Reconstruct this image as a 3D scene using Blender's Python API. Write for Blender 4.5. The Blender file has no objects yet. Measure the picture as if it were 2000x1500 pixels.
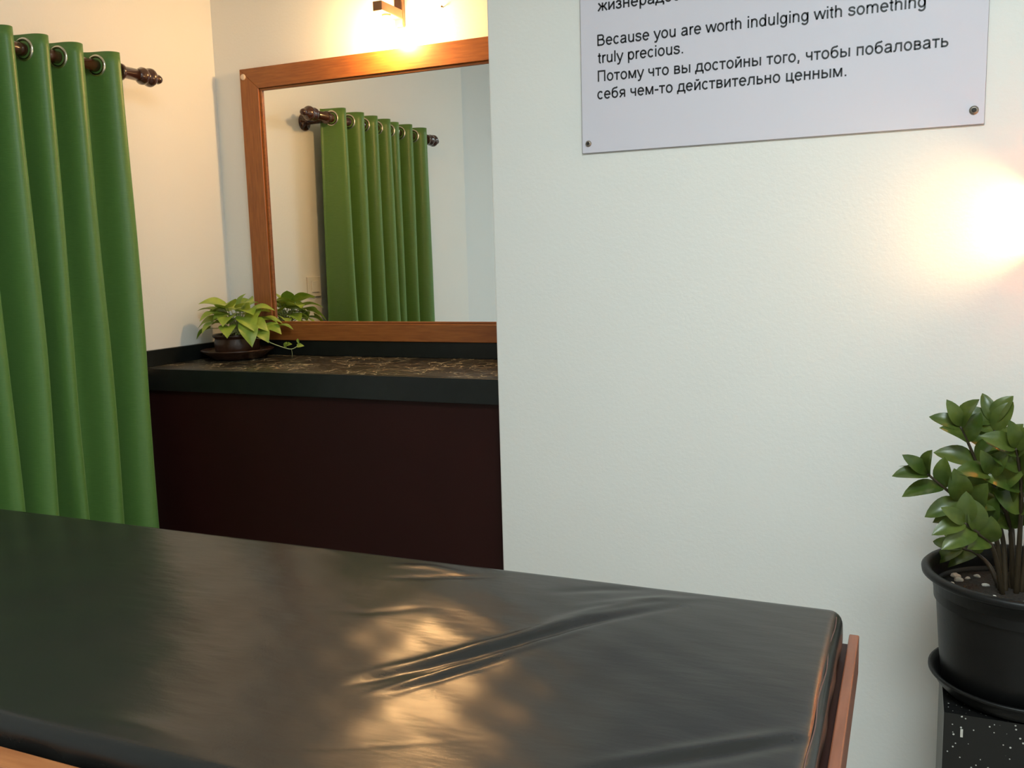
import bpy, bmesh, math, random
from mathutils import Vector, Matrix
S = bpy.context.scene
COL = S.collection
random.seed(7)
sin, cos, pi = math.sin, math.cos, math.pi

# ------------------------------------------------------------------ camera
CAM = Vector((2.5762, -3.0, 1.2099))
yaw, pitch, roll, FPX = 0.4138, -0.1367, -0.0271, 1782.0
fw = Vector((-sin(yaw)*cos(pitch), cos(yaw)*cos(pitch), sin(pitch)))
r0 = Vector((cos(yaw), sin(yaw), 0)); u0 = r0.cross(fw)
rt = r0*cos(roll) + u0*sin(roll); up = rt.cross(fw)
cam = bpy.data.cameras.new('camera'); cam.sensor_width = 36; cam.lens = FPX/2000*36; cam.clip_start = .02
co = bpy.data.objects.new('camera', cam); COL.objects.link(co)
co.matrix_world = Matrix(((rt.x, up.x, -fw.x, CAM.x), (rt.y, up.y, -fw.y, CAM.y), (rt.z, up.z, -fw.z, CAM.z), (0, 0, 0, 1)))
S.camera = co
# ------------------------------------------------------------------ world, exposure, room light
S.view_settings.view_transform = 'Standard'; S.view_settings.look = 'None'
S.view_settings.exposure = 0.0; S.view_settings.gamma = 1.0
S.view_settings.use_curve_mapping = False
w = bpy.data.worlds.new('world'); S.world = w; w.use_nodes = True
w.node_tree.nodes['Background'].inputs[0].default_value = (.55, .6, .62, 1)
w.node_tree.nodes['Background'].inputs[1].default_value = 0.05
def area(name, loc, rot, sx, sy, watts, color):
    l = bpy.data.lights.new(name, 'AREA'); l.shape = 'RECTANGLE'; l.size = sx; l.size_y = sy
    l.energy = watts; l.color = color
    o = bpy.data.objects.new(name, l); COL.objects.link(o); o.location = loc; o.rotation_euler = rot
    return o
# daylight-white ceiling panel in the middle of the room, behind the photographer
area('ceiling_panel_light', (2.75, -2.75, 2.735), (0, 0, 0), .9, .9, 63, (.84, .97, 1.0))
BULB_MIRROR = 390.0      # emission strength of the bulb over the mirror
BULB_WALL = 450.0        # emission strength of the bulb in the lamp right of the sign
BULB_COL = (1.0, .58, .23, 1)

# ------------------------------------------------------------------ materials
def nodes(name):
    m = bpy.data.materials.new(name); m.use_nodes = True
    return m, m.node_tree.nodes, m.node_tree.links, m.node_tree.nodes['Principled BSDF']
def mat(name, color, rough=.5, metal=0, spec=.5, noise=0, nscale=8, stretch=(1, 1, 1), color2=None, bump=0, bscale=60, bdist=.002, coat=0, sheen=0, bstretch=(1, 1, 1)):
    m, N, L, b = nodes(name)
    b.inputs['Roughness'].default_value = rough; b.inputs['Metallic'].default_value = metal
    b.inputs['Specular IOR Level'].default_value = spec
    b.inputs['Coat Weight'].default_value = coat; b.inputs['Coat Roughness'].default_value = .12
    b.inputs['Sheen Weight'].default_value = sheen
    tc = N.new('ShaderNodeTexCoord')
    c1 = tuple(color) + (1,)
    if noise or color2:
        mp = N.new('ShaderNodeMapping'); mp.inputs['Scale'].default_value = stretch
        nz = N.new('ShaderNodeTexNoise'); nz.inputs['Scale'].default_value = nscale; nz.inputs['Detail'].default_value = 6
        L.new(tc.outputs['Object'], mp.inputs[0]); L.new(mp.outputs[0], nz.inputs['Vector'])
        cr = N.new('ShaderNodeValToRGB'); cr.color_ramp.elements[0].position = .32; cr.color_ramp.elements[1].position = .68
        c2 = tuple(color2) + (1,) if color2 else tuple(c*(1-noise) for c in color) + (1,)
        cr.color_ramp.elements[0].color = c1; cr.color_ramp.elements[1].color = c2
        L.new(nz.outputs['Fac'], cr.inputs[0]); L.new(cr.outputs[0], b.inputs['Base Color'])
    else:
        b.inputs['Base Color'].default_value = c1
    if bump:
        mp2 = N.new('ShaderNodeMapping'); mp2.inputs['Scale'].default_value = bstretch
        n2 = N.new('ShaderNodeTexNoise'); n2.inputs['Scale'].default_value = bscale; n2.inputs['Detail'].default_value = 4
        bp = N.new('ShaderNodeBump'); bp.inputs['Strength'].default_value = bump; bp.inputs['Distance'].default_value = bdist
        L.new(tc.outputs['Object'], mp2.inputs[0]); L.new(mp2.outputs[0], n2.inputs['Vector'])
        L.new(n2.outputs['Fac'], bp.inputs['Height']); L.new(bp.outputs[0], b.inputs['Normal'])
    return m
M = {}
M['wall'] = mat('white_wall_paint', (.80, .80, .77), .62, noise=.03, nscale=1.5, bump=.16, bscale=110, bdist=.003)
M['grey_wall'] = mat('grey_wall_paint', (.74, .76, .76), .6, bump=.2, bscale=60)
M['floor'] = mat('beige_floor_tiles', (.50, .46, .40), .35, noise=.3, nscale=5)
M['ceiling'] = mat('ceiling_paint', (.8, .8, .79), .8)
M['wood'] = mat('reddish_stained_wood', (.34, .115, .026), .38, color2=(.24, .075, .017), nscale=14, stretch=(1, 12, 12), bump=.05, bscale=40)
M['wood_v'] = mat('reddish_stained_wood_upright', (.34, .115, .026), .38, color2=(.24, .075, .017), nscale=14, stretch=(12, 12, 1), bump=.05, bscale=40)
M['bed_wood'] = mat('bed_frame_wood', (.40, .155, .055), .4, color2=(.30, .10, .032), nscale=10, stretch=(1, 10, 10), bump=.05)
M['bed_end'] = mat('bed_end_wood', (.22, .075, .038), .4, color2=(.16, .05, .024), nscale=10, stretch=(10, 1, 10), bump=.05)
M['lamp_wood'] = mat('lamp_wood', (.34, .155, .065), .45, noise=.2, nscale=20)
M['rod'] = mat('dark_brown_lacquered_wood', (.055, .016, .008), .18, noise=.4, nscale=20, coat=.6)
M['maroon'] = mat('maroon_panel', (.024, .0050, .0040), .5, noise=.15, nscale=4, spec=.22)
M['black_edge'] = mat('black_stone_edge', (.010, .012, .011), .35, noise=.3, nscale=30, spec=.4)
M['pot_black'] = mat('black_plastic', (.008, .008, .008), .42, noise=.2, nscale=30, spec=.25, bump=.1, bscale=120)
M['pot_brown'] = mat('brown_ceramic', (.055, .022, .012), .3, noise=.3, nscale=20)
M['soil'] = mat('soil', (.012, .009, .006), .9, color2=(.022, .015, .010), nscale=60, bump=1, bscale=80, bdist=.01)
M['chip'] = mat('white_stone', (.62, .60, .54), .7, noise=.2, nscale=60)
M['chrome'] = mat('eyelet_metal', (.62, .60, .52), .22, metal=1)
M['white_plastic'] = mat('white_plastic', (.74, .72, .66), .35)
M['pale_cap'] = mat('pale_cap', (.70, .55, .42), .5)
M['sign'] = mat('glossy_white_acrylic', (.68, .66, .74), .16, coat=.3)
M['sign_edge'] = mat('clear_edge', (.25, .24, .25), .3)
M['ink'] = mat('black_print', (.012, .012, .016), .45)
M['screw'] = mat('screw_metal', (.30, .26, .22), .35, metal=.8)
M['screw_dark'] = mat('screw_recess', (.012, .011, .010), .6)
M['thread'] = mat('reddish_brown_thread', (.11, .055, .045), .7)
M['grey_side'] = mat('grey_honed_stone', (.17, .175, .17), .6, noise=.15, nscale=40)
M['nail'] = mat('dark_nail', (.10, .07, .04), .5, metal=.6)
M['stem'] = mat('pale_stem', (.42, .48, .22), .5)
M['zz_stem'] = mat('brown_green_stem', (.045, .030, .014), .5, noise=.3, nscale=40)

def green_fabric():
    m, N, L, b = nodes('green_curtain_fabric')
    tc = N.new('ShaderNodeTexCoord')
    mp = N.new('ShaderNodeMapping'); mp.inputs['Scale'].default_value = (40, 40, 900)
    nz = N.new('ShaderNodeTexNoise'); nz.inputs['Scale'].default_value = 1; nz.inputs['Detail'].default_value = 3
    L.new(tc.outputs['Object'], mp.inputs[0]); L.new(mp.outputs[0], nz.inputs['Vector'])
    cr = N.new('ShaderNodeValToRGB'); cr.color_ramp.elements[0].color = (.060, .150, .030, 1); cr.color_ramp.elements[1].color = (.110, .228, .055, 1)
    L.new(nz.outputs['Fac'], cr.inputs[0]); L.new(cr.outputs[0], b.inputs['Base Color'])
    bp = N.new('ShaderNodeBump'); bp.inputs['Strength'].default_value = .25; bp.inputs['Distance'].default_value = .001
    L.new(nz.outputs['Fac'], bp.inputs['Height']); L.new(bp.outputs[0], b.inputs['Normal'])
    b.inputs['Roughness'].default_value = .40; b.inputs['Specular IOR Level'].default_value = .45
    b.inputs['Sheen Weight'].default_value = .25; b.inputs['Sheen Tint'].default_value = (.5, .8, .35, 1)
    return m
M['curtain'] = green_fabric()

def granite_top():
    m, N, L, b = nodes('veined_black_granite')
    tc = N.new('ShaderNodeTexCoord')
    nz0 = N.new('ShaderNodeTexNoise'); nz0.inputs['Scale'].default_value = 9; nz0.inputs['Detail'].default_value = 4
    L.new(tc.outputs['Object'], nz0.inputs['Vector'])
    ad = N.new('ShaderNodeVectorMath'); ad.operation = 'MULTIPLY_ADD'; ad.inputs[1].default_value = (.12, .12, .12)
    L.new(nz0.outputs['Color'], ad.inputs[0]); L.new(tc.outputs['Object'], ad.inputs[2])
    vo = N.new('ShaderNodeTexVoronoi'); vo.feature = 'DISTANCE_TO_EDGE'; vo.inputs['Scale'].default_value = 24
    L.new(ad.outputs[0], vo.inputs['Vector'])
    r1 = N.new('ShaderNodeValToRGB'); r1.color_ramp.elements[0].position = .0; r1.color_ramp.elements[0].color = (1, 1, 1, 1)
    r1.color_ramp.elements[1].position = .045; r1.color_ramp.elements[1].color = (0, 0, 0, 1)
    L.new(vo.outputs['Distance'], r1.inputs[0])
    nz = N.new('ShaderNodeTexNoise'); nz.inputs['Scale'].default_value = 7; nz.inputs['Detail'].default_value = 3
    L.new(tc.outputs['Object'], nz.inputs['Vector'])
    r2 = N.new('ShaderNodeValToRGB'); r2.color_ramp.elements[0].position = .39; r2.color_ramp.elements[1].position = .55
    L.new(nz.outputs['Fac'], r2.inputs[0])
    mu = N.new('ShaderNodeMath'); mu.operation = 'MULTIPLY'; L.new(r1.outputs[0], mu.inputs[0]); L.new(r2.outputs[0], mu.inputs[1])
    mx = N.new('ShaderNodeMix'); mx.data_type = 'RGBA'
    mx.inputs[6].default_value = (.016, .014, .010, 1); mx.inputs[7].default_value = (.62, .52, .34, 1)
    L.new(mu.outputs[0], mx.inputs[0]); L.new(mx.outputs[2], b.inputs['Base Color'])
    b.inputs['Roughness'].default_value = .36
    return m
M['granite'] = granite_top()

def speckled():
    m, N, L, b = nodes('white_speckled_black_stone')
    tc = N.new('ShaderNodeTexCoord')
    vo = N.new('ShaderNodeTexVoronoi'); vo.inputs['Scale'].default_value = 130
    L.new(tc.outputs['Object'], vo.inputs['Vector'])
    sp = N.new('ShaderNodeSeparateColor'); L.new(vo.outputs['Color'], sp.inputs[0])
    a = N.new('ShaderNodeMath'); a.operation = 'LESS_THAN'; L.new(vo.outputs['Distance'], a.inputs[0])
    sz = N.new('ShaderNodeMath'); sz.operation = 'MULTIPLY'; sz.inputs[1].default_value = .26; L.new(sp.outputs[1], sz.inputs[0])
    L.new(sz.outputs[0], a.inputs[1])
    g = N.new('ShaderNodeMath'); g.operation = 'GREATER_THAN'; g.inputs[1].default_value = .55; L.new(sp.outputs[0], g.inputs[0])
    mu = N.new('ShaderNodeMath'); mu.operation = 'MULTIPLY'; L.new(a.outputs[0], mu.inputs[0]); L.new(g.outputs[0], mu.inputs[1])
    mx = N.new('ShaderNodeMix'); mx.data_type = 'RGBA'
    mx.inputs[6].default_value = (.008, .008, .008, 1); mx.inputs[7].default_value = (.5, .5, .47, 1)
    L.new(mu.outputs[0], mx.inputs[0]); L.new(mx.outputs[2], b.inputs['Base Color'])
    b.inputs['Roughness'].default_value = .3; b.inputs['Specular IOR Level'].default_value = .35
    return m
M['speckled'] = speckled()

def vinyl():
    m, N, L, b = nodes('black_vinyl')
    tc = N.new('ShaderNodeTexCoord')
    b.inputs['Base Color'].default_value = (.017, .017, .016, 1)
    nz = N.new('ShaderNodeTexNoise'); nz.inputs['Scale'].default_value = 7; nz.inputs['Detail'].default_value = 5
    L.new(tc.outputs['Object'], nz.inputs['Vector'])
    mr = N.new('ShaderNodeMapRange'); mr.inputs[3].default_value = .19; mr.inputs[4].default_value = .30
    L.new(nz.outputs['Fac'], mr.inputs[0]); L.new(mr.outputs[0], b.inputs['Roughness'])
    b.inputs['Specular IOR Level'].default_value = .28
    n1 = N.new('ShaderNodeTexNoise'); n1.inputs['Scale'].default_value = 330; n1.inputs['Detail'].default_value = 1
    L.new(tc.outputs['Object'], n1.inputs['Vector'])
    b1 = N.new('ShaderNodeBump'); b1.inputs['Strength'].default_value = .06; b1.inputs['Distance'].default_value = .0008
    n3 = N.new('ShaderNodeTexNoise'); n3.inputs['Scale'].default_value = 38; n3.inputs['Detail'].default_value = 2
    m3 = N.new('ShaderNodeMapping'); m3.inputs['Rotation'].default_value = (0, 0, -.85); m3.inputs['Scale'].default_value = (.35, 1.3, 1)
    L.new(tc.outputs['Object'], m3.inputs[0]); L.new(m3.outputs[0], n3.inputs['Vector'])
    b3 = N.new('ShaderNodeBump'); b3.inputs['Strength'].default_value = .16; b3.inputs['Distance'].default_value = .0025
    L.new(n3.outputs['Fac'], b3.inputs['Height']); L.new(b3.outputs[0], b1.inputs['Normal'])
    L.new(n1.outputs['Fac'], b1.inputs['Height']); L.new(b1.outputs[0], b.inputs['Normal'])
    return m
M['vinyl'] = vinyl()

def leafmat(name, c1, c2, rough, nscale, trans):
    m, N, L, b = nodes(name)
    tc = N.new('ShaderNodeTexCoord')
    nz = N.new('ShaderNodeTexNoise'); nz.inputs['Scale'].default_value = nscale; nz.inputs['Detail'].default_value = 3
    L.new(tc.outputs['Object'], nz.inputs['Vector'])
    cr = N.new('ShaderNodeValToRGB'); cr.color_ramp.elements[0].position = .35; cr.color_ramp.elements[1].position = .65
    cr.color_ramp.elements[0].color = c1 + (1,); cr.color_ramp.elements[1].color = c2 + (1,)
    L.new(nz.outputs['Fac'], cr.inputs[0]); L.new(cr.outputs[0], b.inputs['Base Color'])
    b.inputs['Roughness'].default_value = rough
    tr = N.new('ShaderNodeBsdfTranslucent'); L.new(cr.outputs[0], tr.inputs[0])
    ms = N.new('ShaderNodeMixShader'); ms.inputs[0].default_value = trans
    out = N['Material Output']; L.new(b.outputs[0], ms.inputs[1]); L.new(tr.outputs[0], ms.inputs[2]); L.new(ms.outputs[0], out.inputs[0])
    return m
M['pothos'] = leafmat('yellow_green_leaf', (.20, .34, .035), (.42, .52, .09), .4, 16, .25)
M['zz'] = leafmat('dark_green_leaf', (.045, .078, .012), (.105, .140, .026), .3, 20, .2)
def emit(name, col, strength):
    m, N, L, b = nodes(name)
    b.inputs['Base Color'].default_value = (.8, .78, .7, 1)
    b.inputs['Emission Color'].default_value = col; b.inputs['Emission Strength'].default_value = strength
    return m
M['bulb_mirror'] = emit('lit_bulb_over_mirror', BULB_COL, BULB_MIRROR)
M['bulb_wall'] = emit('lit_bulb_on_wall', BULB_COL, BULB_WALL)
def amber():
    m, N, L, b = nodes('amber_glass')
    b.inputs['Base Color'].default_value = (.75, .45, .20, 1); b.inputs['Roughness'].default_value = .4
    tr = N.new('ShaderNodeBsdfTranslucent'); tr.inputs[0].default_value = (.95, .62, .34, 1)
    ms = N.new('ShaderNodeMixShader'); ms.inputs[0].default_value = .55
    L.new(b.outputs[0], ms.inputs[1]); L.new(tr.outputs[0], ms.inputs[2]); L.new(ms.outputs[0], N['Material Output'].inputs[0])
    return m
M['amber'] = amber()
M['panel'] = emit('lit_ceiling_panel', (.87, 1, .99, 1), 2.0)
def mirror():
    m, N, L, b = nodes('mirror_silver')
    b.inputs['Base Color'].default_value = (.80, .83, .82, 1); b.inputs['Metallic'].default_value = 1; b.inputs['Roughness'].default_value = .01
    return m
M['mirror'] = mirror()

# ------------------------------------------------------------------ mesh helpers
def obj(name, bm, material, parent=None, smooth=False, loc=None):
    me = bpy.data.meshes.new(name); bm.normal_update(); bm.to_mesh(me); bm.free()
    for mm in (material if isinstance(material, (list, tuple)) else [material]): me.materials.append(mm)
    if smooth:
        for p in me.polygons: p.use_smooth = True
    o = bpy.data.objects.new(name, me); COL.objects.link(o)
    if parent:
        o.parent = parent
        o.matrix_parent_inverse = Matrix.Translation(parent.location).inverted()
    return o
def tag(o, label=None, cat=None, group=None, kind=None):
    if label: o['label'] = label
    if cat: o['category'] = cat
    if group: o['group'] = group
    if kind: o['kind'] = kind
    return o
def thing(name, loc, label, cat, group=None):
    o = bpy.data.objects.new(name, None); COL.objects.link(o); o.location = loc; o.empty_display_size = .05
    return tag(o, label, cat, group)
def box(bm, x0, x1, y0, y1, z0, z1, bev=0, seg=2):
    vs = [bm.verts.new((x, y, z)) for x in (x0, x1) for y in (y0, y1) for z in (z0, z1)]
    fs = [(0, 1, 3, 2), (4, 6, 7, 5), (0, 4, 5, 1), (2, 3, 7, 6), (0, 2, 6, 4), (1, 5, 7, 3)]
    F = [bm.faces.new([vs[i] for i in f]) for f in fs]
    if bev:
        es = list({e for f in F for e in f.edges})
        bmesh.ops.bevel(bm, geom=es, offset=bev, segments=seg, affect='EDGES', profile=.5)
    return bm
def bxm(*a, **k): return box(bmesh.new(), *a, **k)
def lathe(bm, prof, c, n=40, axis='z', cap0=True, cap1=True):
    rings = []
    for r, h in prof:
        ring = []
        for i in range(n):
            a = 2*pi*i/n
            if axis == 'z': p = (c[0]+r*cos(a), c[1]+r*sin(a), c[2]+h)
            elif axis == 'y': p = (c[0]+r*cos(a), c[1]+h, c[2]+r*sin(a))
            else: p = (c[0]+h, c[1]+r*cos(a), c[2]+r*sin(a))
            ring.append(bm.verts.new(p))
        rings.append(ring)
    for a, b in zip(rings, rings[1:]):
        for i in range(n): bm.faces.new((a[i], a[(i+1) % n], b[(i+1) % n], b[i]))
    if cap0: bm.faces.new(list(reversed(rings[0])))
    if cap1: bm.faces.new(rings[-1])
    bmesh.ops.recalc_face_normals(bm, faces=bm.faces)
    return bm
def spline(pts, n=8):
    P = [Vector(p) for p in pts]; P = [2*P[0]-P[1]] + P + [2*P[-1]-P[-2]]
    out = []
    for i in range(1, len(P)-2):
        for k in range(n):
            t = k/n; a, b, c, d = P[i-1:i+3]
            out.append(.5*((2*b)+(c-a)*t+(2*a-5*b+4*c-d)*t*t+(3*b-a-3*c+d)*t**3))
    out.append(P[-2]); return out
def tube(bm, pts, r0_, r1_=None, n=8, smooth=8):
    r1_ = r0_ if r1_ is None else r1_
    Q = spline(pts, smooth) if smooth and len(pts) > 2 else [Vector(p) for p in pts]
    rings = []
    ref = Vector((0, 0, 1))
    for i, q in enumerate(Q):
        d = (Q[min(i+1, len(Q)-1)]-Q[max(i-1, 0)]).normalized()
        if abs(d.dot(ref)) > .95: rr_ = Vector((1, 0, 0))
        else: rr_ = ref
        a = d.cross(rr_).normalized(); b = d.cross(a)
        r = r0_+(r1_-r0_)*i/(len(Q)-1)
        rings.append([bm.verts.new(q+r*(cos(2*pi*k/n)*a+sin(2*pi*k/n)*b)) for k in range(n)])
    for a, b in zip(rings, rings[1:]):
        for k in range(n): bm.faces.new((a[k], a[(k+1) % n], b[(k+1) % n], b[k]))
    bm.faces.new(rings[0]); bm.faces.new(rings[-1])
    bmesh.ops.recalc_face_normals(bm, faces=bm.faces)
    return bm

# ------------------------------------------------------------------ room shell
def struct(name, bm, m): return tag(obj(name, bm, m), kind='structure')
H = 2.75
FZ = -.26           # floor level
struct('floor', bxm(-.9, 3.85, -4.6, .15, FZ-.1, FZ), M['floor'])
struct('ceiling', bxm(-.9, 3.85, -4.6, .15, H, H+.1), M['ceiling'])
struct('wall_left', bxm(-.15, 0, -2.252, .15, FZ, H), M['wall'])
struct('wall_left_recess', bxm(-.30, -.12, -4.6, -2.2525, FZ, H), M['grey_wall'])
struct('wall_back', bxm(0, 3.85, 0, .15, FZ, H), M['wall'])
struct('wall_partition', bxm(1.4538, 3.70, -.55, 0, FZ, H, bev=.004), M['wall'])
struct('wall_right', bxm(3.70, 3.85, -4.6, 0, FZ, H), M['wall'])
struct('wall_front', bxm(-.9, 3.85, -4.6, -4.45, FZ, H), M['wall'])

# ceiling light panel (behind the photographer, out of frame)
t = thing('ceiling_light', (2.75, -2.75, H), 'square white ceiling light panel in the middle of the room', 'ceiling light')
fr = bmesh.new()
for a in ((2.27, 2.30, -3.23, -2.27), (3.20, 3.23, -3.23, -2.27), (2.30, 3.20, -3.23, -3.20), (2.30, 3.20, -2.30, -2.27)): box(fr, *a, H-.03, H)
obj('frame', fr, M['white_plastic'], t)
obj('diffuser', bxm(2.30, 3.20, -3.20, -2.30, H-.012, H-.002), M['panel'], t)

# ------------------------------------------------------------------ built-in counter in the alcove
ZC = .85
t = thing('stone_worktop', (.72, -.26, ZC), 'black veined stone worktop with upstand running below the framed mirror', 'worktop')
obj('slab', bxm(.002, 1.452, -.50, -.002, ZC-.02, ZC), M['granite'], t)
obj('front_edge', bxm(.002, 1.452, -.52, -.5005, ZC-.079, ZC, bev=.002), M['black_edge'], t)
o = obj('upstand', bxm(.002, 1.452, -.022, -.002, ZC+.0005, ZC+.060, bev=.0015), M['black_edge'], t)
o = obj('upstand', bxm(.002, .020, -.515, -.0225, ZC+.0005, ZC+.060, bev=.0015), M['black_edge'], t)
t = thing('counter_cabinet', (.72, -.26, FZ), 'dark maroon boxed cabinet front under the black stone worktop', 'cabinet')
obj('front_panel', bxm(.05, 1.450, -.500, -.482, FZ, ZC-.0215), M['maroon'], t)
obj('side_filler', bxm(.002, .05, -.50, -.472, FZ, ZC-.0215), M['maroon'], t)
struct('shade_strip_1', bxm(.0005, .012, -.64, -.5205, FZ, ZC-.0215), M['maroon'])  # thin maroon strip added as the shade on the wall between curtain and cabinet
obj('body', bxm(.02, 1.45, -.470, -.004, FZ, ZC-.0215), M['maroon'], t)

# ------------------------------------------------------------------ mirror
X0, X1, ZB, ZT, FW = .1485, 1.40, .911, 1.967, .085
t = thing('wall_mirror', (.77, -.015, ZB), 'large mirror in a reddish wooden frame above the black worktop', 'mirror')
def rail(pts, y0=-.033, y1=-.003):
    bm = bmesh.new()
    f = [bm.verts.new((x, y0, z)) for x, z in pts]; b = [bm.verts.new((x, y1, z)) for x, z in pts]
    bm.faces.new(f); bm.faces.new(list(reversed(b)))
    for i in range(4): bm.faces.new((f[i], b[i], b[(i+1) % 4], f[(i+1) % 4]))
    bmesh.ops.recalc_face_normals(bm, faces=bm.faces)
    bmesh.ops.bevel(bm, geom=[e for e in bm.edges], offset=.0015, segments=1, affect='EDGES')
    return bm
IB = .066
obj('frame_stile', rail([(X0, ZB), (X0+FW, ZB+IB), (X0+FW, ZT-.078), (X0, ZT)]), M['wood_v'], t)
obj('frame_stile', rail([(X1, ZB), (X1-FW, ZB+IB), (X1-FW, ZT-.078), (X1, ZT)]), M['wood_v'], t)
obj('frame_rail', rail([(X0, ZT), (X0+FW, ZT-.078), (X1-FW, ZT-.078), (X1, ZT)]), M['wood'], t)
obj('frame_rail', rail([(X0, ZB), (X0+FW, ZB+IB), (X1-FW, ZB+IB), (X1, ZB)]), M['wood'], t)
a, b, c, d = X0+FW+.001, X1-FW-.001, ZB+IB+.001, ZT-.079
bd = bmesh.new()
for q in ((a, a+.010, c, d), (b-.010, b, c, d), (a+.010, b-.010, c, c+.008), (a+.010, b-.010, d-.008, d)): box(bd, q[0], q[1], -.026, -.0195, q[2], q[3], bev=.0015)
tag(obj('inner_bead', bd, M['wood'], t), 'narrow darker wooden bead around the glass')
obj('glass', bxm(a, b, -.019, -.012, c, d), M['mirror'], t)
cp = bmesh.new(); lathe(cp, [(.012, 0), (.011, -.003), (.006, -.005)], (.166, -.033, 1.937), 16, 'y')
tag(obj('screw_cap', cp, M['pale_cap'], t, True), 'pale round cap in the corner of the frame')

# ------------------------------------------------------------------ lamp over the mirror
def bulb_lathe(c, r):
    bm = bmesh.new()
    lathe(bm, [(.012, .048), (.014, .036), (r*.75, .020), (r, 0), (r*.85, -.017), (r*.5, -.029), (.004, -.034)], c, 24)
    return bm
t = thing('wall_lamp', (.862, -.01, 2.05), 'lit wall lamp with a small wooden bracket above the mirror', 'lamp')
bk = bmesh.new(); box(bk, .846, .880, -.022, -.002, 2.042, 2.24, bev=.004); obj('backplate', bk, M['lamp_wood'], t)
ar = bxm(.845, .881, -.165, -.0225, 2.066, 2.099, bev=.003); obj('arm', ar, M['lamp_wood'], t)
hd = bmesh.new(); lathe(hd, [(.016, 0), (.016, -.008)], (.863, -.105, 2.0675), 20); obj('bulb_holder', hd, M['lamp_wood'], t, True)
tag(obj('bulb', bulb_lathe((.863, -.105, 2.011), .036), M['bulb_mirror'], t, True), 'glowing warm white bulb')
nb = bmesh.new(); lathe(nb, [(.0018, 0), (.0018, -.010), (.0036, -.0104), (.0036, -.012)], (1.034, -.001, 2.093), 10, 'y')
tag(obj('wall_nail', nb, M['nail']), 'small dark nail in the wall to the right of the lit mirror lamp', 'nail')

# ------------------------------------------------------------------ lamp right of the sign (bulb between two shelves, just past the frame)
LX, LZ, LY = 2.945, 1.268, -.625
t = thing('shelf_lamp', (LX, -.552, LZ-.06), 'lit amber glass box lamp on the white wall below and right of the printed sign', 'lamp')
obj('top_plate', bxm(LX-.085, LX+.085, -.70, -.552, LZ+.042, LZ+.056, bev=.002), M['amber'], t)
obj('bottom_plate', bxm(LX-.085, LX+.085, -.70, -.552, LZ-.062, LZ-.048, bev=.002), M['amber'], t)
obj('front_panel', bxm(LX-.085, LX+.085, -.714, -.7005, LZ-.062, LZ+.056, bev=.002), M['amber'], t)
tag(obj('bulb', bulb_lathe((LX, LY, LZ-.008), .024), M['bulb_wall'], t, True), 'glowing warm white bulb')

# ------------------------------------------------------------------ curtain, rod
XR, ZR = .125, 1.866
t = thing('curtain_rod', (XR, -1.05, ZR), 'dark brown wooden curtain rod with turned finials on the left wall', 'curtain rod')
rb = bmesh.new(); lathe(rb, [(.0195, -1.565), (.0195, -.538)], (XR, 0, ZR), 24, 'y'); obj('pole', rb, M['rod'], t, True)
FIN = [(.0195, 0), (.022, .006), (.029, .014), (.029, .022), (.022, .028), (.024, .031), (.031, .038), (.032, .045), (.026, .053), (.014, .057), (.010, .061), (.014, .065), (.0165, .071), (.013, .078), (.005, .082)]
for y, s in ((-.538, 1), (-1.565, -1)):
    bm = bmesh.new(); lathe(bm, [(r, s*h*1.36) for r, h in FIN], (XR, y, ZR), 28, 'y'); obj('finial', bm, M['rod'], t, True)
for y in (-.612, -1.545):
    bm = bmesh.new(); lathe(bm, [(.040, .001), (.040, .008), (.034, .014), (.014, .018), (.013, XR-.03)], (0, y, ZR-.012), 28, 'x')
    lathe(bm, [(.026, -.007), (.028, -.005), (.028, .005), (.026, .007)], (XR, y, ZR-.002), 28, 'y')
    obj('bracket', bm, M['rod'], t, True)

peaks = [-.670, -.826, -.946, -1.066, -1.180, -1.280, -1.435]
AX, XOFF = .053, .008
def curtain_path(nper=28):
    pts = []                                  # (x offset, y) along the cloth, from the corner end
    tro = [-.630] + [(peaks[i]+peaks[i+1])/2 for i in range(6)] + [-1.500]
    knots = []
    for i in range(7): knots += [(tro[i], -1), (peaks[i], 1)]
    knots.append((tro[7], -1))
    for i in range(len(knots)-1):
        (ya, sa), (yb, sb) = knots[i], knots[i+1]
        small = .62 if (sa > 0 and abs(ya+1.180) < .01) or (sb > 0 and abs(yb+1.180) < .01) else 1
        for k in range(nper):
            u = k/nper
            x = -sa*0 + (sa*cos(pi*u))*AX*small
            yy = ya + (yb-ya)*(u - .66*(-sin(2*pi*u)/(2*pi))*(1))
            yy = ya + (yb-ya)*(u + .60*sin(2*pi*u)/(2*pi)*1)
            pts.append((x, yy, i+u))
    pts.append((-AX, knots[-1][0], len(knots)-1))
    return pts
CP = curtain_path()
ZTOP, ZBOT = 1.909, -.16
def cpos(i, z):
    x, y, k = CP[i]
    f = (ZTOP-z)/(ZTOP-ZBOT)
    amp = 1 + .30*f*sin(k*.9+1.0) + .22*f
    wob = .012*f*sin(k*2.1+f*2.2) + .006*sin(k*1.3+z*5)*f
    return Vector((XR+XOFF + x*min(amp, 1.32) - .004*f + .004*f*sin(k*3.1), y + wob*1.2 - .028*max(0, f-.45), z))
t = thing('curtain', (XR, -1.05, ZBOT), 'green eyelet curtain hanging in deep folds on the left wall', 'curtain')
bm = bmesh.new()
zs = [ZTOP-(ZTOP-ZBOT)*j/60 for j in range(61)]
rows = [[bm.verts.new(cpos(i, z)) for i in range(len(CP))] for z in zs]
for ra, rb_ in zip(rows, rows[1:]):
    for i in range(len(CP)-1): bm.faces.new((ra[i], rb_[i], rb_[i+1], ra[i+1]))
cl = obj('cloth', bm, M['curtain'], t, True)
sm = cl.modifiers.new('thickness', 'SOLIDIFY'); sm.thickness = .0022; sm.offset = 0
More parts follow.
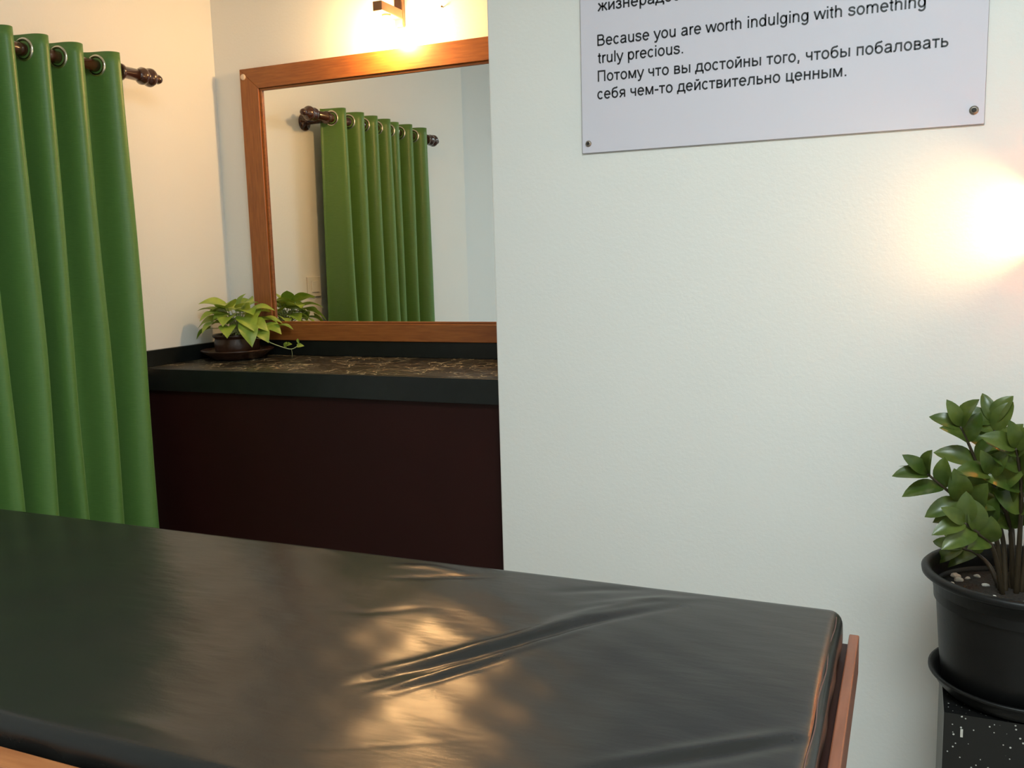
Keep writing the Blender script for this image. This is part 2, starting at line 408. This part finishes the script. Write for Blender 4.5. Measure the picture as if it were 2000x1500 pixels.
n = 28
for seg in range(14):
    i = min(range(seg*n+4, seg*n+n-3), key=lambda j: abs(cpos(j, ZR).x-XR))
    p = cpos(i, ZR); q = cpos(i+1, ZR)-cpos(i-1, ZR); nrm = Vector((q.y, -q.x, 0)).normalized()
    bm = bmesh.new()
    R0, r1 = .0300, .0058
    tang = q.normalized(); upv = Vector((0, 0, 1)); rings = []
    for a in range(32):
        an = 2*pi*a/32; e = cos(an)*tang+sin(an)*upv
        rings.append([bm.verts.new(p+e*(R0+r1*cos(2*pi*b_/10))+nrm*(.0048*sin(2*pi*b_/10))) for b_ in range(10)])
    for a in range(32):
        A_, B_ = rings[a], rings[(a+1) % 32]
        for b_ in range(10): bm.faces.new((A_[b_], B_[b_], B_[(b_+1) % 10], A_[(b_+1) % 10]))
    bmesh.ops.recalc_face_normals(bm, faces=bm.faces)
    obj('eyelet', bm, M['chrome'], t, True)

# light switch on the left wall (seen in the mirror, beside the curtain)
t = thing('light_switch', (0, -.612, 1.06), 'pale square light switch on the left wall beside the curtain', 'light switch')
obj('plate', bxm(.0005, .010, -.663, -.563, 1.058, 1.150, bev=.002), M['white_plastic'], t)
obj('rocker', bxm(.0105, .016, -.640, -.586, 1.078, 1.130, bev=.002), M['white_plastic'], t)

# ------------------------------------------------------------------ sign
XS0, XS1, ZS0, ZS1 = 1.734, 2.719, 1.491, 2.25
YS = -.5535
t = thing('wall_sign', (2.23, -.552, ZS0), 'white printed sign board with English and Russian text on the white wall', 'sign')
obj('board', bxm(XS0, XS1, YS-.003, YS+.002, ZS0, ZS1, bev=.0006, seg=1), M['sign'], t)
eb = bmesh.new(); box(eb, XS0-.0012, XS1+.0012, YS-.0014, YS+.002, ZS0-.0014, ZS1+.001)
tag(obj('edge', eb, M['sign_edge'], t), 'thin grey edge of the board')
def _g():
    A = lambda cx, cy, rx, ry, a0, a1: [(cx+rx*cos(math.radians(a0+(a1-a0)*i/20)), cy+ry*sin(math.radians(a0+(a1-a0)*i/20))) for i in range(21)]
    Lp = lambda *v: [(v[i], v[i+1]) for i in range(0, len(v), 2)]
    Sp = lambda *v: [(q.x, q.y) for q in spline([(v[i], v[i+1], 0) for i in range(0, len(v), 2)], 5)]
    O = A(278, 260, 195, 227, 0, 360)
    soft = [Lp(112, 0, 112, 519), Lp(112, 300, 290, 300)+A(290, 172, 140, 127, 90, -90)+Lp(112, 45)]
    ii = [Lp(112, 0, 112, 519), Lp(112, 40, 447, 480), Lp(447, 0, 447, 519)]
    arch = [A(276, 325, 164, 160, 180, 0)+Lp(440, 0)]
    G = {' ': (278, []), 'o': (556, [O]), 'c': (500, [A(262, 260, 185, 227, 42, 318)]),
     'e': (556, [Lp(83, 272, 470, 272)+A(278, 260, 195, 227, 4, 322)]),
     'a': (556, [Sp(105, 385, 150, 455, 270, 483, 390, 455, 430, 350), Lp(430, 352, 430, 110, 462, 0), Sp(430, 295, 290, 268, 150, 235, 88, 140, 150, 50, 260, 38, 380, 95, 430, 190)]),
     'u': (556, [Lp(112, 519, 112, 190)+A(272, 190, 160, 157, 180, 355), Lp(440, 519, 440, 0)]),
     'n': (556, [Lp(112, 0, 112, 519)]+arch), 'h': (556, [Lp(112, 0, 112, 716)]+arch),
     'm': (833, [Lp(112, 0, 112, 519), A(264, 335, 152, 150, 180, 0)+Lp(416, 0), A(568, 335, 152, 150, 180, 0)+Lp(720, 0)]),
     'r': (333, [Lp(112, 0, 112, 519), A(260, 300, 148, 180, 180, 65)]), 'i': (222, [Lp(112, 0, 112, 519), Lp(112, 618, 112, 716)]),
     'l': (222, [Lp(112, 0, 112, 716)]), 't': (278, [Lp(132, 650, 132, 120)+A(215, 120, 83, 82, 180, 285), Lp(15, 476, 250, 476)]),
     'd': (556, [A(262, 260, 182, 227, 0, 360), Lp(442, 0, 442, 716)]), 'p': (556, [A(292, 260, 182, 227, 0, 360), Lp(112, -205, 112, 519)]),
     'g': (556, [A(262, 265, 182, 222, 0, 360), Lp(442, 519, 442, 0)+A(262, -5, 180, 165, 0, -155)]),
     'y': (500, [Lp(32, 519, 254, 15), Lp(472, 519, 236, -75)+Sp(236, -75, 190, -155, 130, -172, 55, -160)]),
     's': (500, [Sp(425, 375, 360, 462, 250, 482, 130, 455, 92, 375, 150, 308, 260, 272, 385, 225, 415, 145, 350, 58, 240, 36, 115, 68, 68, 160)]),
     'w': (722, [Lp(22, 519, 182, 20), Lp(182, 20, 361, 505), Lp(361, 505, 540, 20), Lp(540, 20, 700, 519)]),
     'B': (667, [Lp(120, 0, 120, 716), Lp(120, 672, 360, 672)+A(370, 530, 150, 142, 90, -90)+Lp(120, 388), Lp(360, 388)+A(385, 216, 190, 172, 90, -90)+Lp(120, 44)]),
     '.': (278, [Lp(139, 0, 139, 98)]), ',': (278, [Lp(139, 98, 139, 0, 110, -125)]), '-': (333, [Lp(30, 260, 300, 260)]),
     'П': (719, [Lp(125, 0, 125, 672, 594, 672, 594, 0)]), 'т': (458, [Lp(229, 0, 229, 474), Lp(15, 474, 443, 474)]),
     'м': (688, [Lp(112, 0, 112, 519), Lp(120, 500, 344, 25), Lp(344, 25, 568, 500), Lp(576, 0, 576, 519)]),
     'ч': (521, [Sp(90, 519, 90, 340, 140, 255, 260, 232, 409, 262), Lp(409, 0, 409, 519)]),
     'в': (531, [Lp(112, 0, 112, 519), Lp(112, 474, 300, 474)+A(300, 372, 115, 102, 90, -90)+Lp(112, 270), Lp(300, 270)+A(315, 158, 130, 113, 90, -90)+Lp(112, 45)]),
     'ь': (521, soft), 'ы': (719, soft+[Lp(612, 0, 612, 519)]),
     'д': (583, [Lp(45, -140, 45, 45), Lp(0, 45, 583, 45), Lp(540, -140, 540, 45), Lp(165, 474, 455, 474, 455, 45), Sp(165, 474, 160, 330, 140, 180, 90, 45)]),
     'и': (559, ii), 'й': (559, ii+[A(280, 700, 95, 85, 195, 345)]),
     'н': (552, [Lp(112, 0, 112, 519), Lp(440, 0, 440, 519), Lp(112, 285, 440, 285)]), 'г': (365, [Lp(112, 0, 112, 474, 355, 474)]),
     'б': (573, [A(286, 235, 195, 200, 0, 360), Sp(92, 250, 100, 450, 150, 580, 270, 640, 400, 655, 470, 705)]),
     'п': (542, [Lp(112, 0, 112, 474, 430, 474, 430, 0)]),
     'л': (583, [Lp(168, 474, 470, 474, 470, 0), Sp(168, 474, 162, 250, 130, 90, 80, 45, 15, 48)]),
     'я': (542, [Lp(430, 0, 430, 474), Lp(430, 474, 230, 474)+A(230, 355, 128, 119, 90, 270)+Lp(430, 236), Lp(285, 236, 75, 0)]),
     'ц': (573, [Lp(112, 519, 112, 45), Lp(425, 519, 425, 45), Lp(70, 45, 565, 45), Lp(530, 45, 530, -140)]),
     'ж': (669, [Lp(335, 0, 335, 519), Lp(50, 505, 240, 275, 30, 0), Lp(620, 505, 430, 275, 640, 0), Lp(240, 275, 430, 275)]),
     'з': (458, [Sp(62, 385, 120, 465, 220, 482, 330, 440, 345, 360, 290, 290, 180, 274), Sp(180, 272, 310, 258, 372, 170, 340, 75, 230, 36, 110, 62, 52, 150)])}
    for c_, l_ in zip('осеару', 'oceapy'): G[c_] = G[l_]
    return G
GL = _g()
def text_mesh(s, hw=54):
    bm = bmesh.new(); X = 0
    for ch in s:
        adv, st = GL[ch]
        for P in st:
            Q = [Vector((p[0]+X, p[1])) for p in P]
            Q = [q for i, q in enumerate(Q) if i == 0 or (q-Q[i-1]).length > .5]
            closed = (Q[0]-Q[-1]).length < 2
            if closed: Q = Q[:-1]
            n_ = len(Q); L_, R_ = [], []
            for i in range(n_):
                a_ = Q[i-1] if (i or closed) else None; c_ = Q[(i+1) % n_] if (i < n_-1 or closed) else None
                d1 = (Q[i]-a_).normalized() if a_ is not None else None; d2 = (c_-Q[i]).normalized() if c_ is not None else None
                d1 = d1 if d1 is not None else d2; d2 = d2 if d2 is not None else d1
                n1 = Vector((-d1.y, d1.x)); n2 = Vector((-d2.y, d2.x)); m_ = (n1+n2)
                m_ = m_.normalized() if m_.length > .1 else n1
                k_ = hw/max(.45, m_.dot(n1))
                L_.append(bm.verts.new((*(Q[i]+m_*k_), 0))); R_.append(bm.verts.new((*(Q[i]-m_*k_), 0)))
            for i in range(n_ if closed else n_-1):
                j = (i+1) % n_; bm.faces.new((L_[i], R_[i], R_[j], L_[j]))
        X += adv
    return bm
lines = [("жизнерадостность", 1.783, 1.859, None, 0), ("Because you are worth indulging with something", 1.781, 1.770, .806, -.003),
         ("truly precious.", 1.782, 1.7245, .232, .001), ("Потому что вы достойны того, чтобы побаловать", 1.781, 1.677, .857, -.005),
         ("себя чем-то действительно ценным.", 1.779, 1.631, .636, -.003)]
for s, x, z, wd, rise in lines:
    bm = text_mesh(s); xs = [v.co.x for v in bm.verts]; x_min = min(xs)
    k = wd/(max(xs)-x_min) if wd else .0403/1000
    for v in bm.verts:
        u = (v.co.x-x_min)*k; v.co = Vector((x+u, YS-.0034, z+v.co.y*.0403/1000+(rise*u/wd if wd else 0)))
    for f in bm.faces:
        f.normal_update()
        if f.normal.y > 0: f.normal_flip()
    obj('text_line', bm, M['ink'], t)
for x, z, r in ((1.752, 1.516, .0085), (2.697, 1.523, .0105)):
    bm = bmesh.new(); lathe(bm, [(r, 0), (r*.9, -.0035), (r*.55, -.005)], (x, YS-.0031, z), 18, 'y')
    sc = obj('screw', bm, M['screw'], t, True)
    bm = bmesh.new(); lathe(bm, [(r*.52, 0), (r*.4, -.001)], (x, YS-.0083, z), 14, 'y')
    obj('screw_recess', bm, M['screw_dark'], sc)

# ------------------------------------------------------------------ massage table and its mattress
TX0, TX1, TY0, TY1, TZ = .55, 2.4945, -2.275, -1.552, .657
RZ = .613
t = thing('massage_table', (1.52, -1.91, FZ), 'reddish wooden massage table frame carrying the black vinyl mattress', 'massage table')
obj('side_rail', bxm(TX0-.02, TX1+.007, TY0-.047, TY0-.012, RZ-.075, RZ+.016, bev=.003), M['bed_wood'], t)
obj('side_rail', bxm(TX0-.02, TX1-.012, TY1-.004, TY1+.018, RZ-.085, RZ-.0365, bev=.003), M['bed_wood'], t)
obj('end_rail', bxm(TX1+.0075, TX1+.0225, TY0-.047, TY1+.022, RZ-.070, RZ-.006, bev=.002), M['bed_end'], t)
obj('end_rail', bxm(TX0-.045, TX0-.0205, TY0-.045, TY1+.022, RZ-.075, RZ+.002, bev=.002), M['bed_end'], t)
obj('platform', bxm(TX0-.018, TX1+.007, TY0-.011, TY1+.018, RZ-.036, RZ-.022), M['maroon'], t)
for x in (TX0-.01, TX1-.07):
    for y in (TY0-.011, TY1-.0665): obj('leg', bxm(x, x+.06, y, y+.06, FZ, RZ-.0365, bev=.003), M['bed_wood'], t)

CRE = [  # polyline, half width, depth: creases and ridges in the vinyl
    ([(1.90, -2.035), (1.986, -1.947), (2.063, -1.856), (2.144, -1.752), (2.258, -1.638)], .009, -.0070),
    ([(1.89, -2.010), (1.975, -1.925), (2.05, -1.835), (2.13, -1.735), (2.25, -1.615)], .012, .0065),
    ([(1.935, -2.048), (1.995, -1.972), (2.059, -1.890), (2.15, -1.775)], .007, .0050),
    ([(1.965, -2.042), (2.02, -1.965), (2.09, -1.885)], .007, -.0030),
    ([(2.06, -1.80), (2.14, -1.70), (2.24, -1.590)], .013, .0040),
    ([(2.035, -1.655), (2.12, -1.605), (2.20, -1.575)], .014, -.003),
    ([(2.10, -1.700), (2.19, -1.630), (2.30, -1.585)], .012, .003),
    ([(2.24, -2.14), (2.367, -2.055), (2.427, -2.010), (2.484, -1.970)], .013, -.0050),
    ([(2.25, -2.11), (2.367, -2.030), (2.427, -1.988), (2.475, -1.950)], .012, .0045),
    ([(1.85, -2.235), (1.975, -2.177), (2.158, -2.075)], .0028, -.0012),
    ([(1.70, -1.62), (1.79, -1.60), (1.88, -1.615)], .014, .0035),
    ([(1.75, -1.68), (1.84, -1.64), (1.94, -1.60)], .014, -.003),
    ([(1.70, -1.84), (1.80, -1.83), (1.90, -1.77)], .012, -.0018),
    ([(1.60, -2.235), (1.74, -2.225), (1.86, -2.235)], .025, .004),
    ([(1.46, -1.585), (1.54, -1.575), (1.62, -1.60)], .012, .0015),
]
CS = [([Vector((x, y)) for x, y in p], w_*.8, a_*.6) for p, w_, a_ in CRE]
def wrinkle(x, y):
    s = 0; p = Vector((x, y))
    for P, w_, a_ in CS:
        if min(abs(P[0].x-x), abs(P[-1].x-x)) > .35 and not (P[0].x-.1 < x < P[-1].x+.1): continue
        best = 9; bt = 0; n_ = len(P)-1
        for i in range(n_):
            d_ = P[i+1]-P[i]; u = max(0, min(1, (p-P[i]).dot(d_)/d_.dot(d_)))
            dd = (p-P[i]-d_*u).length
            if dd < best: best, bt = dd, (i+u)/n_
        if best < 4*w_: s += a_*math.exp(-(best/w_)**2)*sin(pi*min(1, max(0, bt*.94+.03)))
    return s
def sag(x, y):
    u = (y-TY0)/(TY1-TY0); g = math.exp(-((x-2.0)/.42)**2)
    e = sin(pi*min(1, max(0, u)))
    return (-(.0022+.0045*g)*sin(2*pi*u) - .002*e + e*(.0010*sin(x*9+y*4) + .0008*sin(x*21-y*17+1) + .0006*g*sin(x*55+y*38)*sin(y*47-x*12)))
RR = .020; ZM0 = RZ-.0215
def edges(a, b, n_, r):
    e = [r*(1-cos(pi/2*i/6)) for i in range(6)]
    return [a+v for v in e] + [a+r+(b-a-2*r)*i/n_ for i in range(n_+1)] + [b-v for v in reversed(e)]
XS = edges(TX0, 1.2, 12, RR)[:-7] + [1.2+(TX1-RR-1.2)*i/190 for i in range(191)] + [TX1-RR*(1-cos(pi/2*i/6)) for i in reversed(range(6))]
YSs = edges(TY0, TY1, 110, RR)
bm = bmesh.new(); G = []
for x in XS:
    row = []
    for y in YSs:
        ex, ey = min(x-TX0, TX1-x), min(y-TY0, TY1-y)
        dx, dy = max(0, RR-ex), max(0, RR-ey)
        dd = math.hypot(dx, dy)
        px, py = x, y
        if dd > RR:                       # round the plan corner
            k = RR/dd
            px = x + (dx-dx*k)*(1 if x-TX0 < TX1-x else -1); py = y + (dy-dy*k)*(1 if y-TY0 < TY1-y else -1); dd = RR
        z = TZ-RR+math.sqrt(max(0, RR*RR-dd*dd))
        f = 1-(dd/RR)**2
        z += (wrinkle(x, y)+sag(x, y))*(.25+.75*f)
        row.append(bm.verts.new((px, py, z)))
    G.append(row)
nx, ny = len(XS), len(YSs)
for i in range(nx-1):
    for j in range(ny-1): bm.faces.new((G[i][j], G[i+1][j], G[i+1][j+1], G[i][j+1]))
loop = [G[i][0] for i in range(nx)] + [G[-1][j] for j in range(1, ny)] + [G[i][-1] for i in range(nx-2, -1, -1)] + [G[0][j] for j in range(ny-2, 0, -1)]
prev = loop
cx_, cy_ = (TX0+TX1)/2, (TY0+TY1)/2
for zf, ins in ((.35, -.001), (.7, .001), (1.0, .006)):
    ring = []
    for v in loop:
        z = v.co.z+(ZM0-v.co.z)*zf
        wv = .0012*sin(v.co.x*60+v.co.y*47)
        ring.append(bm.verts.new((v.co.x+(ins+wv)*(1 if v.co.x < cx_ else -1)*(1 if min(v.co.x-TX0, TX1-v.co.x) < .01 else 0),
                                  v.co.y+(ins+wv)*(1 if v.co.y < cy_ else -1)*(1 if min(v.co.y-TY0, TY1-v.co.y) < .01 else 0), z)))
    for i in range(len(loop)):
        k = (i+1) % len(loop); bm.faces.new((prev[i], ring[i], ring[k], prev[k]))
    prev = ring
bm.faces.new(list(reversed(prev)))
bmesh.ops.recalc_face_normals(bm, faces=bm.faces)
t = thing('mattress', (1.52, -1.91, ZM0), 'wrinkled glossy black vinyl mattress lying on the wooden massage table', 'mattress')
obj('cover', bm, M['vinyl'], t, True)
sb = bmesh.new()
sp_ = []
for k in range(25):
    y = TY1-.035+(TY0+.03-TY1+.035)*k/24
    sp_.append((TX1-.0085+.0015*sin(k*1.1), y, TZ-RR+math.sqrt(RR*RR-(RR-.0085)**2)+.0006+sag(TX1, y)*.4))
tube(sb, sp_, .0008, n=6, smooth=3)
tag(obj('seam', sb, M['thread'], t, True), 'reddish brown stitched seam along the end of the mattress')

# ------------------------------------------------------------------ small pothos on its saucer
PX, PY = .165, -.170
bm = bmesh.new()
lathe(bm, [(.085, .0005), (.095, .004), (.105, .012), (.122, .026), (.137, .034), (.139, .038), (.136, .040), (.118, .031), (.095, .0235), (.02, .0225)], (PX, PY, ZC), 48)
tag(obj('plant_saucer', bm, M['pot_brown'], None, True), 'round brown saucer under the small leafy plant on the black worktop', 'saucer')
PZ = ZC+.0232
t = thing('potted_pothos', (PX, PY, PZ), 'small yellow-green leafy plant in a brown pot in the worktop corner', 'potted plant')
bm = bmesh.new()
lathe(bm, [(.074, 0), (.082, .004), (.086, .020), (.086, .045), (.083, .056), (.083, .060), (.091, .066), (.092, .074), (.089, .076), (.083, .074), (.080, .062), (.079, .055)], (PX, PY, PZ), 48, cap1=False)
obj('pot', bm, M['pot_brown'], t, True)
bm = bmesh.new(); lathe(bm, [(.079, .0), (.05, .004), (.01, .006)], (PX, PY, PZ+.058), 32); obj('soil', bm, M['soil'], t, True)

def leaf(bm, base, d, nrm, L, W, heart=False, fold=.18, droop=.25, nn=9):
    d = d.normalized(); side = d.cross(nrm).normalized(); nrm = side.cross(d).normalized()
    rows_ = []
    for i in range(nn+1):
        u = i/nn
        if heart: wv = W*(math.sin(pi*min(1, u*.93+.07))**.55)*(1-u)**.45*1.25*(.78 if u < .04 else 1)
        else: wv = W*math.sin(pi*u**.9)**.72
        wv = max(wv, .0004)
        c = base+d*(L*u)-Vector((0, 0, 1))*(droop*L*u*u)+nrm*(.10*L*sin(pi*u))
        r_ = []
        for s in (-1, -.5, 0, .5, 1):
            back = -.16*L*abs(s)*max(0, .25-u)*4 if heart else 0
            r_.append(bm.verts.new(c+side*(s*wv*.5)+nrm*(fold*wv*(abs(s)-.25*s*s))+d*back))
        rows_.append(r_)
    for a_, b_ in zip(rows_, rows_[1:]):
        for k in range(4): bm.faces.new((a_[k], a_[k+1], b_[k+1], b_[k]))
rnd = random.Random(11)
fol = bmesh.new(); stm = bmesh.new()
top = Vector((PX, PY, PZ+.060))
LV = [  # leaf base (petiole end), leaf direction, size
    ((.205, -.215, 1.037), (-.9, -.25, -.05), .105), ((.150, -.150, 1.045), (.9, -.2, -.1), .095), ((.215, -.130, 1.025), (.8, -.5, -.25), .095),
    ((.110, -.250, 1.000), (-.7, -.3, -.35), .085), ((.085, -.180, 1.000), (-.8, .1, -.2), .075), ((.270, -.230, 1.010), (.75, -.35, -.55), .100),
    ((.300, -.250, .985), (.45, -.25, -.85), .090), ((.255, -.105, .995), (.8, .3, -.3), .085), ((.165, -.290, .990), (-.2, -.8, -.3), .085),
    ((.120, -.100, 1.010), (-.3, .8, -.1), .085), ((.200, -.080, 1.015), (.3, .8, -.1), .085), ((.225, -.290, .975), (.5, -.7, -.4), .080),
    ((.075, -.260, .965), (-.6, -.4, -.6), .070), ((.265, -.180, .985), (.9, .1, -.4), .085), ((.170, -.220, 1.015), (-.1, -.8, -.1), .090),
    ((.310, -.120, .965), (.8, .1, -.45), .075), ((.240, -.060, .985), (.7, .5, -.2), .080), ((.130, -.200, 1.030), (-.5, -.7, -.05), .085),
    ((.310, -.170, .950), (.7, -.2, -.6), .070), ((.130, -.215, 1.050), (-.6, -.5, .1), .105), ((.175, -.235, 1.048), (.5, -.7, .1), .105), ((.225, -.190, 1.052), (.8, -.3, .1), .100),
    ((.095, -.215, 1.025), (-.7, -.3, .1), .095), ((.150, -.260, 1.020), (-.3, -.8, -.1), .095), ((.210, -.255, 1.010), (.3, -.8, -.2), .095), ((.250, -.210, 1.030), (.8, -.4, -.1), .100),
    ((.170, -.130, 1.050), (.1, .8, .1), .095), ((.115, -.150, 1.035), (-.6, .3, .1), .090), ((.245, -.140, 1.030), (.7, .4, .0), .095), ((.190, -.200, 1.000), (.2, -.7, -.2), .090), ((.140, -.185, .990), (-.5, -.6, -.2), .085), ((.190, -.170, 1.050), (.2, .3, .6), .070), ((.330, -.075, .960), (.9, .2, -.2), .080),
]
for p, d, L in LV:
    p = Vector(p); d = Vector(d); L *= .92
    p = Vector((PX+.005+(p.x-PX)*.74, PY+(p.y-PY)*.85, top.z+.012+(p.z-top.z)*.92))
    d.z += .12
    tube(stm, [top+Vector((rnd.uniform(-.05, .05), rnd.uniform(-.05, .05), 0)), (top+p)*.5+Vector((rnd.uniform(-.01, .01), rnd.uniform(-.01, .01), .015)), p], .0022, .0014, n=6, smooth=5)
    nr = Vector((rnd.uniform(-.25, .25), rnd.uniform(-.5, .1), 1)).normalized()
    leaf(fol, p, d, nr, L, L*.88, heart=True, fold=.16, droop=rnd.uniform(.05, .25))
vine = [(.235, -.195, .936), (.290, -.150, .925), (.300, -.140, .912), (.340, -.120, .893), (.372, -.105, .884), (.395, -.095, .896), (.398, -.092, .910)]
tube(stm, vine, .0020, .0015, n=6, smooth=5)
tube(stm, [(.372, -.105, .884), (.374, -.104, .868), (.372, -.104, .851)], .0007, n=5, smooth=3)
for p, d, L in (((.353, -.115, .893), (.3, -.1, .8), .030), ((.360, -.112, .902), (.9, -.1, .3), .026), ((.395, -.095, .896), (.9, .1, .2), .030), ((.398, -.092, .910), (-.2, .1, .9), .020)):
    leaf(fol, Vector(p), Vector(d), Vector((0, -1, .4)), L, L*.6, True)
obj('stems', stm, M['stem'], t, True); obj('foliage', fol, M['pothos'], t, True)

# ------------------------------------------------------------------ pedestal, saucer, big pot
QX, QY = 2.815, -.850
t = thing('plant_pedestal', (QX, QY, FZ), 'black speckled stone pedestal under the big black plant pot', 'pedestal')
obj('front_panel', bxm(QX-.150, QX+.150, QY-.150, QY-.132, FZ, .245), M['speckled'], t)
obj('side_panel', bxm(QX-.150, QX-.132, QY-.1315, QY+.150, FZ, .2315), M['grey_side'], t)
obj('side_panel', bxm(QX+.132, QX+.150, QY-.1315, QY+.150, FZ, .2315), M['grey_side'], t)
obj('top_panel', bxm(QX-.150, QX+.150, QY-.1315, QY+.150, .232, .2449), M['speckled'], t)
fb = bxm(QX-.118, QX-.113, QY-.1512, QY-.1501, .196, .214, bev=.0004, seg=1)
tag(obj('paint_fleck', fb, M['chip'], t), 'short white vertical mark on the front')
bm = bmesh.new()
lathe(bm, [(.140, .0005), (.152, .004), (.165, .018), (.172, .034), (.180, .038), (.180, .043), (.174, .044), (.165, .036), (.155, .014), (.02, .012)], (QX, QY, .245), 64)
tag(obj('plant_saucer', bm, M['pot_black'], None, True), 'black plastic saucer under the big black pot on the speckled pedestal', 'saucer')
ZP = .2582
t = thing('potted_zz_plant', (QX, QY, ZP), 'dark green plant with glossy oval leaves in a large black plastic pot', 'potted plant')
bm = bmesh.new()
lathe(bm, [(.146, 0), (.152, .004), (.160, .07), (.170, .20), (.172, .210), (.176, .212), (.178, .238), (.192, .240), (.200, .246), (.201, .254), (.196, .259), (.186, .259), (.180, .250), (.176, .225), (.174, .19)], (QX, QY, ZP), 72, cap1=False)
obj('pot', bm, M['pot_black'], t, True)
bm = bmesh.new(); lathe(bm, [(.1735, 0), (.12, .006), (.06, .010), (.01, .012)], (QX, QY, ZP+.203), 48); obj('soil', bm, M['soil'], t, True)
FR = {
 'a': [(2.773, -.85, .462), (2.756, -.88, .596), (2.712, -.92, .659), (2.666, -.95, .701), (2.618, -.97, .745)],
 'b': [(2.782, -.85, .462), (2.772, -.84, .586), (2.734, -.85, .698), (2.704, -.86, .777), (2.680, -.87, .830)],
 'c': [(2.794, -.83, .462), (2.792, -.82, .593), (2.774, -.80, .701), (2.758, -.78, .787), (2.747, -.77, .825)],
 'd': [(2.801, -.86, .462), (2.799, -.89, .614), (2.795, -.92, .709), (2.785, -.94, .775), (2.778, -.95, .805)],
 'e': [(2.811, -.85, .462), (2.820, -.85, .616), (2.843, -.85, .718), (2.867, -.86, .787)],
 'f': [(2.776, -.87, .462), (2.749, -.92, .580), (2.717, -.96, .625), (2.690, -.98, .650)],
 'g': [(2.799, -.83, .462), (2.783, -.86, .615), (2.755, -.90, .690), (2.735, -.93, .745)],
 'h': [(2.774, -.84, .462), (2.752, -.82, .512), (2.725, -.79, .530), (2.700, -.775, .533)],
 'i': [(2.83, -.83, .462), (2.87, -.80, .62), (2.90, -.79, .72), (2.92, -.78, .80)],
 'j': [(2.84, -.87, .462), (2.89, -.92, .58), (2.95, -.96, .66)],
}
fol = bmesh.new(); stm = bmesh.new(); rnd = random.Random(5)
for key, pts in FR.items():
    tube(stm, pts, .0058, .0024, n=8, smooth=8)
    Q = spline(pts, 10); n_ = len(Q)
    npair = {'h': 2, 'f': 3, 'g': 4, 'j': 4}.get(key, 5)
    u0_ = {'h': .62, 'f': .45}.get(key, .36)
    for k in range(npair):
        u = u0_+(1-u0_)*(k/(npair-1))*.97
        i = min(n_-2, int(u*(n_-1))); p = Q[i]; tg = (Q[i+1]-Q[i]).normalized()
        view = Vector((rnd.uniform(-.5, .3), -1, rnd.uniform(.1, .5))).normalized()
        sd = tg.cross(view).normalized()
        for s in (-1, 1):
            L = .088*(1-.22*abs(k/(npair-1)-.45))*rnd.uniform(.9, 1.12)
            d_ = (sd*s*rnd.uniform(.55, .95)+tg*rnd.uniform(.55, .9)+view*rnd.uniform(-.1, .35)).normalized()
            nr = (view*.8+Vector((0, 0, .45))+sd*s*rnd.uniform(-.5, .2)).normalized()
            leaf(fol, p, d_, nr, L, L*.50, fold=.20, droop=.10)
    tg = (Q[-1]-Q[-3]).normalized()
    leaf(fol, Q[-1], tg, Vector((.1, -1, .5)).normalized(), .070, .030, fold=.2, droop=.05)
leaf(fol, Vector((2.618, -.97, .745)), Vector((-.9, .05, .18)), Vector((0, .15, 1)), .058, .030, fold=.1, droop=0)
tag(obj('stems', stm, M['zz_stem'], t, True), 'brown stems'); obj('foliage', fol, M['zz'], t, True)
# white stone chips on the soil
def chip_mesh(s, sq, seed):
    r_ = random.Random(seed); bm = bmesh.new()
    bmesh.ops.create_icosphere(bm, subdivisions=2, radius=s)
    for v in bm.verts:
        k = 1+.28*sin(v.co.x/s*2.3+seed)*cos(v.co.y/s*2.9+seed*2)+r_.uniform(-.08, .08)
        v.co = Vector((v.co.x*k, v.co.y*k*sq, v.co.z*k*.6))
    me = bpy.data.meshes.new('stone_chip'); bm.to_mesh(me); bm.free(); me.materials.append(M['chip']); return me
CM = [chip_mesh(.0135, .7, 1), chip_mesh(.0105, .9, 2), chip_mesh(.008, .8, 3), chip_mesh(.006, .8, 4)]
def soil_z(x, y):
    r = math.hypot(x-QX, y-QY); return ZP+.203+(.012-.012*min(1, r/.17))
def chip(x, y, m, label, group=None):
    o = bpy.data.objects.new('stone_chip', m); COL.objects.link(o)
    o.location = (x, y, soil_z(x, y)+.003); o.rotation_euler = (0, 0, rnd.uniform(0, 6))
    return tag(o, label, 'stone', group)
rnd = random.Random(3)
chip(2.752, -.928, CM[0], 'largest blocky white stone chip on the soil of the big black pot')
placed = [(2.752, -.928)]
while len(placed) < 34:
    a_ = rnd.uniform(0, 2*pi); r_ = .158*math.sqrt(rnd.random()); a_ = a_ if rnd.random() < .35 else rnd.uniform(3.4, 5.2); x, y = QX+r_*cos(a_), QY+r_*sin(a_)
    if any(math.hypot(x-p, y-q) < .018 for p, q in placed): continue
    if math.hypot(x-2.79, y+.85) < .045: continue
    placed.append((x, y)); chip(x, y, CM[1+len(placed) % 3], 'small white stone chip on the dark soil of the big black pot', 'white stone chips in the big black pot')
